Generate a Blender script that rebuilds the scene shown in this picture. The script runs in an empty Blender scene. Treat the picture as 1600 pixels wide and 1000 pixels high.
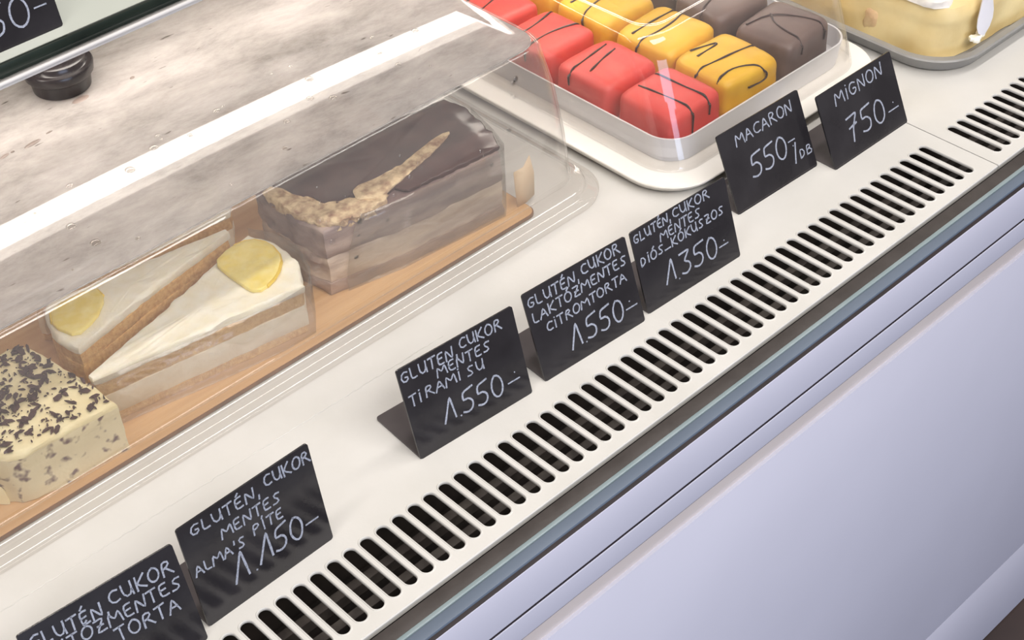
import bpy, bmesh, math, random
from mathutils import Vector, Matrix, noise
random.seed(11)
D = bpy.data; C = bpy.context.scene.collection; PI = math.pi
S = 0.0142            # one slot pitch of the deck grille, in metres
Z0 = 55.6             # deck height above the floor, in pitches

# ------------------------------------------------------------------ camera
scn = bpy.context.scene
cam = D.cameras.new('camera'); camo = D.objects.new('camera', cam); C.objects.link(camo)
cam.sensor_width = 36.0; cam.lens = 54.65; cam.clip_start = 0.01; cam.clip_end = 100
rx = Vector((0.7218939, -0.69131718, -0.03081822)); dn = Vector((-0.47010967, -0.4572484, -0.75493099)); fw = Vector((0.50780518, 0.55946802, -0.65507972))
m = Matrix((rx, -dn, -fw)).transposed().to_4x4()
m.translation = Vector((-19.4777*S, -37.9988*S, (56.0113+Z0)*S))
camo.matrix_world = m
scn.camera = camo
scn.view_settings.view_transform = 'Standard'; scn.view_settings.look = 'None'
scn.view_settings.gamma = 1.0; scn.view_settings.use_curve_mapping = False
scn.view_settings.exposure = 0.10

# ------------------------------------------------------------------ world and lights
w = D.worlds.new('world'); scn.world = w; w.use_nodes = True
nt = w.node_tree; bg = nt.nodes['Background']
tc = nt.nodes.new('ShaderNodeTexCoord'); sx = nt.nodes.new('ShaderNodeSeparateXYZ'); rp = nt.nodes.new('ShaderNodeValToRGB')
nt.links.new(tc.outputs['Generated'], sx.inputs[0])
mr = nt.nodes.new('ShaderNodeMapRange'); mr.inputs[1].default_value = -1; mr.inputs[2].default_value = 1
nt.links.new(sx.outputs['Z'], mr.inputs[0]); nt.links.new(mr.outputs[0], rp.inputs[0])
rp.color_ramp.elements[0].position = 0.35; rp.color_ramp.elements[0].color = (0.20, 0.19, 0.22, 1)
rp.color_ramp.elements[1].position = 0.75; rp.color_ramp.elements[1].color = (0.60, 0.55, 0.50, 1)
nt.links.new(rp.outputs[0], bg.inputs[0]); bg.inputs[1].default_value = 0.55

def area(name, loc, target, sx_, sy_, power, col):
    l = D.lights.new(name, 'AREA'); l.shape = 'RECTANGLE'; l.size = sx_; l.size_y = sy_; l.energy = power; l.color = col
    o = D.objects.new(name, l); C.objects.link(o); o.location = loc
    o.rotation_euler = (Vector(target)-Vector(loc)).to_track_quat('-Z', 'Y').to_euler()
    return o
area('ceiling_tube_light', (0.4, 0.02, 2.6), (0.4, 0.2, 0.8), 3.4, 0.18, 26, (1.0, 0.95, 0.90))
area('cake_fill_light', (0.3, -1.25, 2.4), (0.3, 0.3, 0.82), 1.6, 0.7, 30, (1.0, 0.96, 0.91))  # unseen fill added to brighten the cakes through the cover front
area('shop_window_light', (-0.7, -4.4, 1.0), (0.5, 0, 0.5), 2.6, 2.0, 76, (0.60, 0.73, 1.0))

# ------------------------------------------------------------------ materials
def lin(r, g, b):
    f = lambda c: (c/255/12.92 if c/255 <= 0.04045 else ((c/255+0.055)/1.055)**2.4)
    return (f(r), f(g), f(b), 1)
def newmat(name):
    mt = D.materials.new(name); mt.use_nodes = True
    return mt, mt.node_tree.nodes, mt.node_tree.links
def mat(name, c1, c2=None, scale=20, rough=0.5, bump=0.0, bscale=None, detail=4, spec=0.5, stretch=None, sss=0.0, lo=0.35, hi=0.65, metal=0.0, coat=0.0):
    mt, N, L = newmat(name); b = N['Principled BSDF']
    b.inputs['Roughness'].default_value = rough; b.inputs['Specular IOR Level'].default_value = spec
    b.inputs['Metallic'].default_value = metal; b.inputs['Coat Weight'].default_value = coat
    tcn = N.new('ShaderNodeTexCoord'); mp = N.new('ShaderNodeMapping'); L.new(tcn.outputs['Object'], mp.inputs[0])
    if stretch: mp.inputs['Scale'].default_value = stretch
    if c2 is None: c2 = tuple(x*0.9 for x in c1[:3])+(1,)
    nz = N.new('ShaderNodeTexNoise'); nz.inputs['Scale'].default_value = scale; nz.inputs['Detail'].default_value = detail
    L.new(mp.outputs[0], nz.inputs['Vector'])
    cr = N.new('ShaderNodeValToRGB'); cr.color_ramp.elements[0].position = lo; cr.color_ramp.elements[1].position = hi
    cr.color_ramp.elements[0].color = c1; cr.color_ramp.elements[1].color = c2
    L.new(nz.outputs['Fac'], cr.inputs[0]); L.new(cr.outputs[0], b.inputs['Base Color'])
    if bump:
        n2 = N.new('ShaderNodeTexNoise'); n2.inputs['Scale'].default_value = bscale or scale*3; n2.inputs['Detail'].default_value = 3
        L.new(mp.outputs[0], n2.inputs['Vector'])
        bp = N.new('ShaderNodeBump'); bp.inputs['Strength'].default_value = bump; bp.inputs['Distance'].default_value = 0.002
        L.new(n2.outputs['Fac'], bp.inputs['Height']); L.new(bp.outputs[0], b.inputs['Normal'])
    if sss:
        b.inputs['Subsurface Weight'].default_value = sss; b.inputs['Subsurface Radius'].default_value = (0.006, 0.004, 0.002)
    return mt
def clear(name, base=0.05, gain=0.6, rough=0.02, haze=0.0, hazecol=(0.9, 0.86, 0.82, 1), tint=(0.99, 0.985, 0.98, 1), power=4.0, bump=0.0, bscale=40):
    """thin clear plastic: see-through, more mirror-like at grazing angles, with an optional milky haze"""
    mt, N, L = newmat(name); N.remove(N['Principled BSDF']); out = N['Material Output']
    tr = N.new('ShaderNodeBsdfTransparent'); tr.inputs[0].default_value = tint
    gl = N.new('ShaderNodeBsdfGlossy'); gl.inputs['Roughness'].default_value = rough
    lw = N.new('ShaderNodeLayerWeight'); lw.inputs['Blend'].default_value = 0.5
    pw = N.new('ShaderNodeMath'); pw.operation = 'POWER'; pw.inputs[1].default_value = power; L.new(lw.outputs['Facing'], pw.inputs[0])
    ma = N.new('ShaderNodeMath'); ma.operation = 'MULTIPLY_ADD'; ma.inputs[1].default_value = gain; ma.inputs[2].default_value = base; L.new(pw.outputs[0], ma.inputs[0])
    body = tr.outputs[0]
    if haze:
        df = N.new('ShaderNodeBsdfDiffuse'); df.inputs[0].default_value = hazecol
        m2 = N.new('ShaderNodeMixShader'); m2.inputs[0].default_value = haze; L.new(tr.outputs[0], m2.inputs[1]); L.new(df.outputs[0], m2.inputs[2]); body = m2.outputs[0]
    mx = N.new('ShaderNodeMixShader'); L.new(ma.outputs[0], mx.inputs[0]); L.new(body, mx.inputs[1]); L.new(gl.outputs[0], mx.inputs[2])
    if bump:
        tcn = N.new('ShaderNodeTexCoord'); nz = N.new('ShaderNodeTexNoise'); nz.inputs['Scale'].default_value = bscale; L.new(tcn.outputs['Object'], nz.inputs['Vector'])
        bp = N.new('ShaderNodeBump'); bp.inputs['Strength'].default_value = bump; bp.inputs['Distance'].default_value = 0.002; L.new(nz.outputs['Fac'], bp.inputs['Height']); L.new(bp.outputs[0], gl.inputs['Normal'])
    L.new(mx.outputs[0], out.inputs[0])
    return mt
def marble_film(name):
    """milky grey mottled sheet, part see-through, with a plastic gloss"""
    mt, N, L = newmat(name); N.remove(N['Principled BSDF']); out = N['Material Output']
    tcn = N.new('ShaderNodeTexCoord'); mp = N.new('ShaderNodeMapping'); mp.inputs['Scale'].default_value = (1, 2.2, 1); mp.inputs['Rotation'].default_value = (0, 0, 0.35)
    L.new(tcn.outputs['Object'], mp.inputs[0])
    n1 = N.new('ShaderNodeTexNoise'); n1.inputs['Scale'].default_value = 13; n1.inputs['Detail'].default_value = 12; n1.inputs['Roughness'].default_value = 0.72; n1.inputs['Distortion'].default_value = 0.15
    L.new(mp.outputs[0], n1.inputs['Vector'])
    cr = N.new('ShaderNodeValToRGB'); e = cr.color_ramp.elements
    e[0].position = 0.30; e[0].color = lin(154, 148, 146); e[1].position = 0.68; e[1].color = lin(214, 208, 205)
    e2 = cr.color_ramp.elements.new(0.48); e2.color = lin(190, 184, 181)
    L.new(n1.outputs['Fac'], cr.inputs[0])
    # sparse dark specks and short dashes
    mp2 = N.new('ShaderNodeMapping'); mp2.inputs['Scale'].default_value = (0.5, 1.6, 1); mp2.inputs['Rotation'].default_value = (0, 0, 0.1); L.new(tcn.outputs['Object'], mp2.inputs[0])
    n2 = N.new('ShaderNodeTexNoise'); n2.inputs['Scale'].default_value = 95; n2.inputs['Detail'].default_value = 2; L.new(mp2.outputs[0], n2.inputs['Vector'])
    c2 = N.new('ShaderNodeValToRGB'); c2.color_ramp.elements[0].position = 0.72; c2.color_ramp.elements[1].position = 0.78; L.new(n2.outputs['Fac'], c2.inputs[0])
    mxc = N.new('ShaderNodeMixRGB'); mxc.inputs[2].default_value = lin(105, 94, 90); L.new(c2.outputs[0], mxc.inputs[0]); L.new(cr.outputs[0], mxc.inputs[1])
    df = N.new('ShaderNodeBsdfDiffuse'); L.new(mxc.outputs[0], df.inputs[0])
    tl = N.new('ShaderNodeBsdfTranslucent'); L.new(mxc.outputs[0], tl.inputs[0])
    a = N.new('ShaderNodeMixShader'); a.inputs[0].default_value = 0.42; L.new(df.outputs[0], a.inputs[1]); L.new(tl.outputs[0], a.inputs[2])
    tr = N.new('ShaderNodeBsdfTransparent'); tr.inputs[0].default_value = (0.97, 0.96, 0.94, 1)
    b = N.new('ShaderNodeMixShader'); b.inputs[0].default_value = 0.74; L.new(tr.outputs[0], b.inputs[1]); L.new(a.outputs[0], b.inputs[2])
    gl = N.new('ShaderNodeBsdfGlossy'); gl.inputs['Roughness'].default_value = 0.03
    lw = N.new('ShaderNodeLayerWeight'); lw.inputs['Blend'].default_value = 0.5
    pw = N.new('ShaderNodeMath'); pw.operation = 'POWER'; pw.inputs[1].default_value = 4; L.new(lw.outputs['Facing'], pw.inputs[0])
    ma = N.new('ShaderNodeMath'); ma.operation = 'MULTIPLY_ADD'; ma.inputs[1].default_value = 0.5; ma.inputs[2].default_value = 0.06; L.new(pw.outputs[0], ma.inputs[0])
    c = N.new('ShaderNodeMixShader'); L.new(ma.outputs[0], c.inputs[0]); L.new(b.outputs[0], c.inputs[1]); L.new(gl.outputs[0], c.inputs[2])
    L.new(c.outputs[0], out.inputs[0])
    return mt
def emit(name, col, power):
    mt, N, L = newmat(name); b = N['Principled BSDF']
    nz = N.new('ShaderNodeTexNoise'); nz.inputs['Scale'].default_value = 3
    b.inputs['Base Color'].default_value = (0.8, 0.8, 0.8, 1); b.inputs['Emission Color'].default_value = col; b.inputs['Emission Strength'].default_value = power
    return mt

M = {}
M['deck'] = mat('cream enamel', lin(212, 210, 207), lin(205, 203, 199), 14, 0.32, 0.06, 260, spec=0.45)
M['duct'] = mat('dark duct', lin(52, 44, 40), lin(36, 30, 28), 30, 0.7)
M['fin'] = mat('duct fin', lin(84, 78, 74), lin(60, 54, 52), 60, 0.35)
M['rubber'] = mat('brown rubber', lin(66, 60, 58), lin(56, 50, 48), 60, 0.55, 0.1, 300)
M['gap'] = mat('dark gap', lin(40, 30, 34), lin(30, 22, 26), 40, 0.6)
M['glassledge'] = mat('daylight blue ledge', lin(102, 113, 129), lin(97, 108, 124), 8, 0.45, spec=0.3)  # blue of reflected daylight is painted into the ledge colour
M['glassedge'] = mat('pale green glass edge', lin(140, 153, 158), lin(130, 145, 150), 30, 0.3)
M['panel'] = mat('lavender white panel', lin(207, 207, 222), lin(202, 202, 217), 4, 0.5, spec=0.12)
M['warmgrey'] = mat('warm grey metal', lin(226, 216, 212), lin(220, 209, 205), 10, 0.4)
M['floor'] = mat('brown floor tile', lin(84, 68, 62), lin(66, 54, 50), 9, 0.5, 0.1)
M['steel'] = mat('brushed steel back', lin(196, 194, 190), lin(180, 178, 175), 6, 0.35, stretch=(1, 1, 30))
M['shelfglass'] = mat('pale shelf glass', lin(184, 188, 180), lin(178, 182, 174), 5, 0.12)
M['shelfdark'] = mat('dark green glass edge', lin(38, 46, 40), lin(24, 30, 27), 20, 0.15)
M['rail'] = mat('white rail', lin(204, 201, 200), lin(196, 193, 192), 20, 0.3)
M['sign'] = mat('black chalk card', lin(46, 44, 47), lin(36, 34, 37), 25, 0.16, 0.03, 400, spec=0.5)
M['signfootlit'] = mat('lit card foot', lin(88, 82, 83), lin(78, 72, 74), 25, 0.25, spec=0.5)  # same card, lightened to paint in the light its foot catches
M['chalk'] = mat('chalk', lin(160, 165, 180), lin(100, 104, 116), 900, 0.9, lo=0.45, hi=0.75)
M['clear'] = clear('clear plastic', 0.055, 0.55, 0.015, haze=0.04)
M['lid'] = clear('clear lid plastic', 0.045, 0.65, 0.015, haze=0.02)
M['rim'] = clear('clear rim plastic', 0.07, 0.6, 0.04, haze=0.08, tint=(0.93, 0.92, 0.91, 1), bump=0.03)
M['wrap'] = clear('cellophane', 0.05, 0.35, 0.12, haze=0.08, hazecol=lin(226, 216, 204), bump=0.5, bscale=60)
M['frost'] = marble_film('mottled frosted sheet')
M['drop'] = clear('water', 0.06, 0.9, 0.02)
M['wood'] = mat('tan board', lin(214, 172, 122), lin(190, 146, 98), 12, 0.5, stretch=(0.4, 6, 1), detail=6)
M['woodedge'] = mat('brown board edge', lin(128, 88, 58), lin(104, 70, 46), 40, 0.6)
M['cream'] = mat('lemon cream', lin(253, 249, 234), lin(249, 241, 217), 90, 0.55, 0.25, 350, sss=0.08)
M['sponge'] = mat('sponge', lin(240, 198, 130), lin(218, 170, 104), 300, 0.8, 0.6, 700)
M['mousse'] = mat('mousse', lin(250, 238, 214), lin(242, 226, 198), 120, 0.6, 0.2, 300, sss=0.05)
M['lemon'] = mat('lemon flesh', lin(247, 222, 112), lin(250, 232, 148), 110, 0.25, 0.3, 200, sss=0.1, coat=0.3)
M['lemonrind'] = mat('lemon rind', lin(240, 208, 84), lin(232, 194, 70), 60, 0.35)
M['strac'] = mat('speckled cream', lin(248, 236, 194), lin(243, 228, 182), 60, 0.55, 0.2, 300, sss=0.05)
M['stracside'] = mat('speckled cream side', lin(226, 213, 178), lin(112, 88, 88), 95, 0.6, 0.2, 300, lo=0.56, hi=0.66, detail=2)
M['flake'] = mat('dark chocolate flake', lin(84, 58, 58), lin(60, 40, 42), 200, 0.4)
M['glaze'] = mat('dark chocolate glaze', lin(88, 64, 62), lin(70, 50, 50), 40, 0.18, 0.05, 60)
M['chocside'] = mat('layered chocolate cream', lin(104, 82, 80), lin(222, 202, 184), 22, 0.5, 0.3, 200, stretch=(0.45, 1, 2.4), lo=0.40, hi=0.66, detail=6)
M['chocbase'] = mat('chocolate sponge base', lin(186, 158, 140), lin(128, 102, 98), 26, 0.6, 0.3, 200, stretch=(0.5, 1, 2.2))
M['chocmid'] = mat('streaked cream', lin(232, 214, 196), lin(156, 130, 122), 24, 0.55, 0.3, 200, stretch=(0.45, 1, 2.0), lo=0.42, hi=0.68)
M['chocup'] = mat('chocolate mousse', lin(124, 103, 102), lin(196, 175, 164), 26, 0.5, 0.3, 200, stretch=(0.4, 1, 1.6), lo=0.42, hi=0.66, detail=7)
M['crumb'] = mat('torn cream crumb', lin(232, 208, 168), lin(150, 112, 88), 120, 0.8, 0.8, 250, lo=0.40, hi=0.70)
M['paper'] = mat('wax paper', lin(226, 204, 176), lin(212, 186, 154), 30, 0.6, 0.1)
M['red'] = mat('red fondant', lin(226, 84, 78), lin(214, 72, 68), 30, 0.42, 0.08, 160, sss=0.06)
M['yellow'] = mat('yellow fondant', lin(238, 190, 56), lin(226, 172, 46), 30, 0.42, 0.08, 160, sss=0.06)
M['brown'] = mat('milk chocolate fondant', lin(118, 98, 92), lin(104, 86, 81), 30, 0.4, 0.08, 160)
M['drizzle'] = mat('dark drizzle', lin(66, 46, 44), lin(50, 34, 34), 90, 0.3)
M['plate'] = mat('white plastic plate', lin(240, 236, 230), lin(233, 229, 222), 10, 0.3)
M['tray'] = mat('cool white plastic tray', lin(232, 231, 234), lin(224, 223, 227), 10, 0.4)
M['greytray'] = mat('grey melamine', lin(146, 144, 141), lin(132, 130, 128), 20, 0.4)
M['curd'] = mat('pale yellow cake', lin(230, 209, 156), lin(213, 184, 124), 16, 0.5, 0.35, 60, sss=0.05)
M['curdbrown'] = mat('browned filling', lin(222, 196, 148), lin(202, 166, 126), 60, 0.6, 0.4)
M['meringue'] = mat('white wrinkled top', lin(238, 232, 224), lin(222, 214, 206), 40, 0.6, 0.5, 90)
M['whiteplastic'] = mat('white plastic', lin(226, 224, 230), lin(218, 216, 222), 10, 0.35)
M['blackjar'] = mat('black plastic', lin(38, 33, 35), lin(30, 27, 28), 20, 0.25)
M['spot'] = mat('brown spill', lin(120, 106, 100), lin(104, 92, 86), 60, 0.4)
M['glowstrip'] = emit('added glow strip', (1.0, 0.92, 0.82, 1), 4.0)  # weak glow of the strip added beside the tube
M['led'] = emit('warm led tube', (1.0, 0.93, 0.84, 1), 12.0)

# ------------------------------------------------------------------ builders (all coordinates in slot pitches, deck at z = 0)
def P(x, y, z): return Vector((x*S, y*S, (z+Z0)*S))
def link(name, bm, m, parent=None, smooth=True, origin=None, angle=40):
    """one mesh object; vertices are given in pitches, its origin is put at `origin` (pitches) or at its parent's base"""
    me = D.meshes.new(name)
    bmesh.ops.recalc_face_normals(bm, faces=bm.faces)
    base = Vector(parent['_o']) if parent is not None else Vector(origin or (0, 0, 0))
    for v in bm.verts: v.co = (v.co-base)*S
    bm.to_mesh(me); bm.free()
    if smooth:
        for p in me.polygons: p.use_smooth = True
        me.set_sharp_from_angle(angle=math.radians(angle))
    for mm in (m if isinstance(m, list) else [m]): me.materials.append(mm)
    o = D.objects.new(name, me); C.objects.link(o)
    if parent is not None: o.parent = parent
    else: o.location = (base+Vector((0, 0, Z0)))*S
    o['_o'] = tuple(base)
    return o
def child(name, bm, m, parent, **k):
    return link(name, bm, m, parent, **k)
def tag(o, label, cat, group=None):
    o['label'] = label; o['category'] = cat
    if group: o['group'] = group
    return o
def thing(name, label, cat, base, group=None):
    o = D.objects.new(name, None); C.objects.link(o); o.empty_display_size = 0.01
    o.location = P(*base); o['_o'] = tuple(base)
    return tag(o, label, cat, group)
def BM(): return bmesh.new()
def box(bm, x0, x1, y0, y1, z0, z1, bev=0.0, seg=2):
    r = bmesh.ops.create_cube(bm, size=1.0)
    vs = r['verts']
    for v in vs: v.co = Vector((x0+(v.co.x+.5)*(x1-x0), y0+(v.co.y+.5)*(y1-y0), z0+(v.co.z+.5)*(z1-z0)))
    if bev:
        es = list({e for v in vs for e in v.link_edges})
        bmesh.ops.bevel(bm, geom=es, offset=bev, segments=seg, profile=0.5, affect='EDGES')
def rrect(x0, x1, y0, y1, r, n=8):
    pts = []
    for cx, cy, a0 in ((x1-r, y1-r, 0), (x0+r, y1-r, 90), (x0+r, y0+r, 180), (x1-r, y0+r, 270)):
        for i in range(n+1):
            a = math.radians(a0+90*i/n); pts.append((cx+r*math.cos(a), cy+r*math.sin(a)))
    return pts
def loft(bm, loops, cap0=False, cap1=False, closed=True):
    """loops: list of lists of 3D points with the same count"""
    V = [[bm.verts.new(p) for p in lp] for lp in loops]
    n = len(V[0])
    for a, b in zip(V, V[1:]):
        for i in range(n if closed else n-1):
            j = (i+1) % n; bm.faces.new((a[i], a[j], b[j], b[i]))
    if cap0: bm.faces.new(list(reversed(V[0])))
    if cap1: bm.faces.new(V[-1])
    return V
def tube(bm, pts, r, n=8, flat=1.0, caps=True):
    pts = [Vector(p) for p in pts]; loops = []
    for i, p in enumerate(pts):
        t = (pts[min(i+1, len(pts)-1)]-pts[max(i-1, 0)])
        if t.length < 1e-9: t = Vector((1, 0, 0))
        t.normalize(); up = Vector((0, 0, 1))
        if abs(t.z) > 0.95: up = Vector((0, 1, 0))
        a = t.cross(up).normalized(); b = a.cross(t)
        rr = r(i/(len(pts)-1)) if callable(r) else r
        loops.append([p+a*rr*math.cos(2*PI*k/n)+b*rr*flat*math.sin(2*PI*k/n) for k in range(n)])
    loft(bm, loops, caps, caps)
def lathe(bm, cx, cy, prof, n=40):
    loops = [[(cx+r*math.cos(2*PI*k/n), cy+r*math.sin(2*PI*k/n), z) for k in range(n)] for r, z in prof]
    loft(bm, loops, True, True)
def nz(x, y, z, s=1.0): return noise.noise(Vector((x*s, y*s, z*s)))
def smooth_poly(pts, it=1, keep=0.2):
    for _ in range(it):
        out = []
        for a, b in zip(pts, pts[1:]+pts[:1]):
            out.append((a[0]+(b[0]-a[0])*keep, a[1]+(b[1]-a[1])*keep)); out.append((b[0]+(a[0]-b[0])*keep, b[1]+(a[1]-b[1])*keep))
        pts = out
    return pts
def resample(pts, step):
    out = []
    for a, b in zip(pts, pts[1:]+pts[:1]):
        d = math.hypot(b[0]-a[0], b[1]-a[1]); n = max(1, round(d/step))
        for i in range(n): out.append((a[0]+(b[0]-a[0])*i/n, a[1]+(b[1]-a[1])*i/n))
    return out
def layer(bm, pts, z0, z1, jit=0.05, step=0.3, rnd=0.12, rings=3, seed=0.0, topjit=0.04, freq=1.1, taper=0.0, dome=0.0):
    """a soft slab of cake: side rings with wobble, a rounded rim, a gently uneven top"""
    pts = resample(pts, step); cx = sum(p[0] for p in pts)/len(pts); cy = sum(p[1] for p in pts)/len(pts)
    def ring(z, inset, j):
        lp = []
        for x, y in pts:
            dx, dy = x-cx, y-cy; d = math.hypot(dx, dy) or 1
            k = j*nz(x+seed, y, z*1.7, freq)*1.6+j*.5*nz(x, y+seed, z, freq*3.2)-inset-taper*(z-z0)
            lp.append((x+dx/d*k, y+dy/d*k, z))
        return lp
    loops = [ring(z0, 0.05, jit)]
    for i in range(rings+1): loops.append(ring(z0+.03+(z1-rnd-z0-.03)*i/rings, 0, jit))
    loops.append(ring(z1-rnd*.3, rnd*.35, jit)); loops.append(ring(z1, rnd, jit))
    base = loops[-1]
    for f in (0.85, 0.65, 0.45, 0.25, 0.08):
        loops.append([(cx+(x-cx)*f, cy+(y-cy)*f, z1+topjit*nz(cx+(x-cx)*f+seed, cy+(y-cy)*f, 0, 1.3)+dome*(1-f*f)) for x, y, _ in base])
    loft(bm, loops, True, True)

# ------------------------------------------------------------------ room shell
X0, X1 = -20.0, 92.0
bm = BM(); box(bm, -160, 200, -260, 120, -56.4, -55.6); fl = link('floor', bm, M['floor'], smooth=False); fl['kind'] = 'structure'

# ------------------------------------------------------------------ display case
case = thing('display_case', 'refrigerated counter with pale lavender front panel and slotted cream deck', 'display case', (35, 0, -55.6))
bm = BM(); box(bm, X0, X1, 5.0, 57, -55.4, -.42); box(bm, X0, X1, -2.6, 5.0, -55.4, -4.0); box(bm, X0, X1, -2.6, -2.1, -4.0, -.6); child('body', bm, M['gap'], case, smooth=False)
bm = BM(); box(bm, X0, X1, -2.05, 5.0, -3.95, -3.7); box(bm, X0, X1, -2.0, -1.6, -3.7, -.5); box(bm, X0, X1, 4.7, 5.0, -3.7, -.45); child('air_duct', bm, M['duct'], case, smooth=False)
bm = BM()
for y in (-.35, -.05, .25, .55): box(bm, X0, X1, y, y+.07, -2.6, -1.5)
for y in (1.6, 3.0): box(bm, X0, X1, y, y+.5, -3.0, -2.3)
child('duct_fins', bm, M['fin'], case, smooth=False)
bm = BM(); box(bm, X0, X1, -2.08, -1.25, -.5, -.14, .06); child('bumper_strip', bm, M['rubber'], case)
bm = BM(); box(bm, X0, X1, -2.34, -2.09, -.5, -.1, .04); child('glass_edge', bm, M['glassedge'], case)
bm = BM(); box(bm, X0, X1, -2.98, -2.35, -.5, -.16, .05); child('front_ledge', bm, M['glassledge'], case)
bm = BM(); box(bm, X0, X1, -3.20, -2.5, -.56, -.32, .02); child('shadow_gap', bm, M['gap'], case)
bm = BM(); box(bm, X0, X1, -3.22, -2.6, -3.26, -.34, .06, 3); child('upper_fascia', bm, M['panel'], case)
bm = BM(); box(bm, X0, X1, -3.205, -2.6, -3.43, -3.24); box(bm, X0, X1, -3.225, -2.6, -5.14, -5.03); child('fascia_joint', bm, M['gap'], case, smooth=False)
bm = BM(); loft(bm, [[(x, -3.20, -3.42), (x, -3.24, -3.46), (x, -3.28, -5.0), (x, -3.26, -5.05), (x, -2.6, -5.05), (x, -2.6, -3.42)] for x in (X0, X1)], True, True); child('lower_fascia', bm, M['panel'], case)
bm = BM(); loft(bm, [[(x, -3.20, -5.03), (x, -2.6, -5.03), (x, -2.6, -6.9), (x, -2.96, -6.9)] for x in (X0, X1)], True, True); child('recess_strip', bm, M['warmgrey'], case, smooth=False)
bm = BM(); box(bm, X0, X1, -3.20, -2.6, -45.25, -6.72, .06, 2); child('front_panel', bm, M['panel'], case)
bm = BM(); box(bm, X0, X1, -3.18, -2.6, -55.5, -45.32, .06, 2); child('kick_panel', bm, M['panel'], case)
bm = BM(); box(bm, X0, X1, 55.5, 57, -.4, 34); child('back_wall', bm, M['steel'], case, smooth=False)

# slotted deck plates
def slot_plate(name, label, xa, xb, slots):
    r = 0.325; L = 3.169; t = 0.12; yr = 4.2
    bm = BM(); edges = []
    def loop(pts):
        vs = [bm.verts.new((x, y, 0)) for x, y in pts]
        es = [bm.edges.new((vs[i], vs[(i+1) % len(vs)])) for i in range(len(vs))]
        return vs, es
    vo, eo = loop([(xa, -1.03), (xb, -1.03), (xb, yr), (xa, yr)]); edges += eo
    holes = []
    for sx_ in slots:
        ro = r+.10
        pts = [(sx_+ro*math.cos(math.radians(180+180*i/10)), ro*math.sin(math.radians(180+180*i/10))) for i in range(11)]
        pts += [(sx_+ro*math.cos(math.radians(180*i/10)), L+ro*math.sin(math.radians(180*i/10))) for i in range(11)]
        h, e = loop(pts); holes.append(h); edges += e
    bmesh.ops.triangle_fill(bm, edges=edges, use_beauty=True)
    for h in holes:      # small lip added to catch a pale halo, then the wall of the cut
        cx = sum(v.co.x for v in h)/len(h)
        prev = h
        for dz, k in ((.035, .03), (.035, .07), (-.02, .105), (-t, .105)):
            new = []
            for v in h:
                cy = min(max(v.co.y, 0), L); d = Vector((v.co.x-cx, v.co.y-cy, 0)).normalized()
                new.append(bm.verts.new((v.co.x-d.x*k, v.co.y-d.y*k, dz)))
            for i in range(len(h)):
                j = (i+1) % len(h); bm.faces.new((prev[i], prev[j], new[j], new[i]))
            prev = new
    a, b = vo[3], vo[2]
    c = bm.verts.new((xb, 55.4, 0)); d = bm.verts.new((xa, 55.4, 0)); bm.faces.new((a, b, c, d))
    fr = [bm.verts.new((x, -1.08, z)) for x, z in ((xa, -.06), (xb, -.06), (xb, -.36), (xa, -.36))]
    bm.faces.new((vo[0], vo[1], fr[1], fr[0])); bm.faces.new((fr[0], fr[1], fr[2], fr[3]))
    for xx, v0, v1, f0, f1 in ((xa, vo[0], d, fr[0], fr[3]), (xb, vo[1], c, fr[1], fr[2])):
        g = bm.verts.new((xx, 55.4, -.36)); bm.faces.new((v0, v1, g, f1, f0)) if xx == xa else bm.faces.new((v1, v0, f0, f1, g))
    bmesh.ops.recalc_face_normals(bm, faces=bm.faces)
    o = link(name, bm, M['deck'], origin=((xa+xb)/2, 0, 0), angle=30)
    return tag(o, label, 'deck plate', 'slotted deck plates of the display case')
slot_plate('deck_plate', 'long cream slotted deck plate, left of the seam by the last price card', X0+.1, 54.62, [i for i in range(-8, 54)])
slot_plate('deck_plate', 'cream slotted deck plate, right of the seam, in front of the grey tray', 54.70, X1-.1, [56.09+i for i in range(0, 32)])
# thin wrinkled ridge of the clear film's edge along the deck in front of the clear cover
bm = BM(); pts = []
for i in range(260):
    x = -12+i*.125; pts.append((x, 11.85-.012*x+.06*nz(x, 0, 0, 2.1), .0+.015))
tube(bm, pts, lambda t: .035+.05*max(0, nz(t*150, 3, 0)), 6, .6)
tag(link('film_ridge', bm, M['deck'], origin=(4, 11.8, 0)), 'thin bumpy cream sealant line on the deck before the clear cake cover', 'wrinkle')

# ------------------------------------------------------------------ upper shelf with its lamp
sh = thing('glass_shelf', 'upper glass shelf with dark green front edge and white rail', 'shelf', (30, 40, 16))
ZS = 16.0
bm = BM(); box(bm, X0, X1, 26.75, 55.5, ZS+.45, ZS+1.0, .04); child('glass_pane', bm, M['shelfglass'], sh)
bm = BM(); box(bm, X0, X1, 26.45, 26.74, ZS+.30, ZS+1.0, .05); child('front_edge', bm, M['shelfdark'], sh)
bm = BM(); box(bm, X0, X1, 26.25, 27.3, ZS-.12, ZS+.16, .06, 3); tube(bm, [(X0, 26.2, ZS+.2), (X1, 26.2, ZS+.2)], .12, 10); child('shelf_rail', bm, M['rail'], sh)
bm = BM(); box(bm, X0, X1, 29.7, 33.7, ZS-.35, ZS+.45, .05); child('lamp_housing', bm, M['rail'], sh)
bm = BM(); box(bm, X0+1, X1-1, 30.95, 33.5, ZS-.50, ZS-.352, .04); child('lamp_tube', bm, M['led'], sh)
bm = BM(); box(bm, X0+1, X1-1, 29.9, 30.94, ZS-.48, ZS-.352, .04); child('added_glow_strip', bm, M['glowstrip'], sh)  # glowing strip added for a second pale band reflected in the cover top

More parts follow.
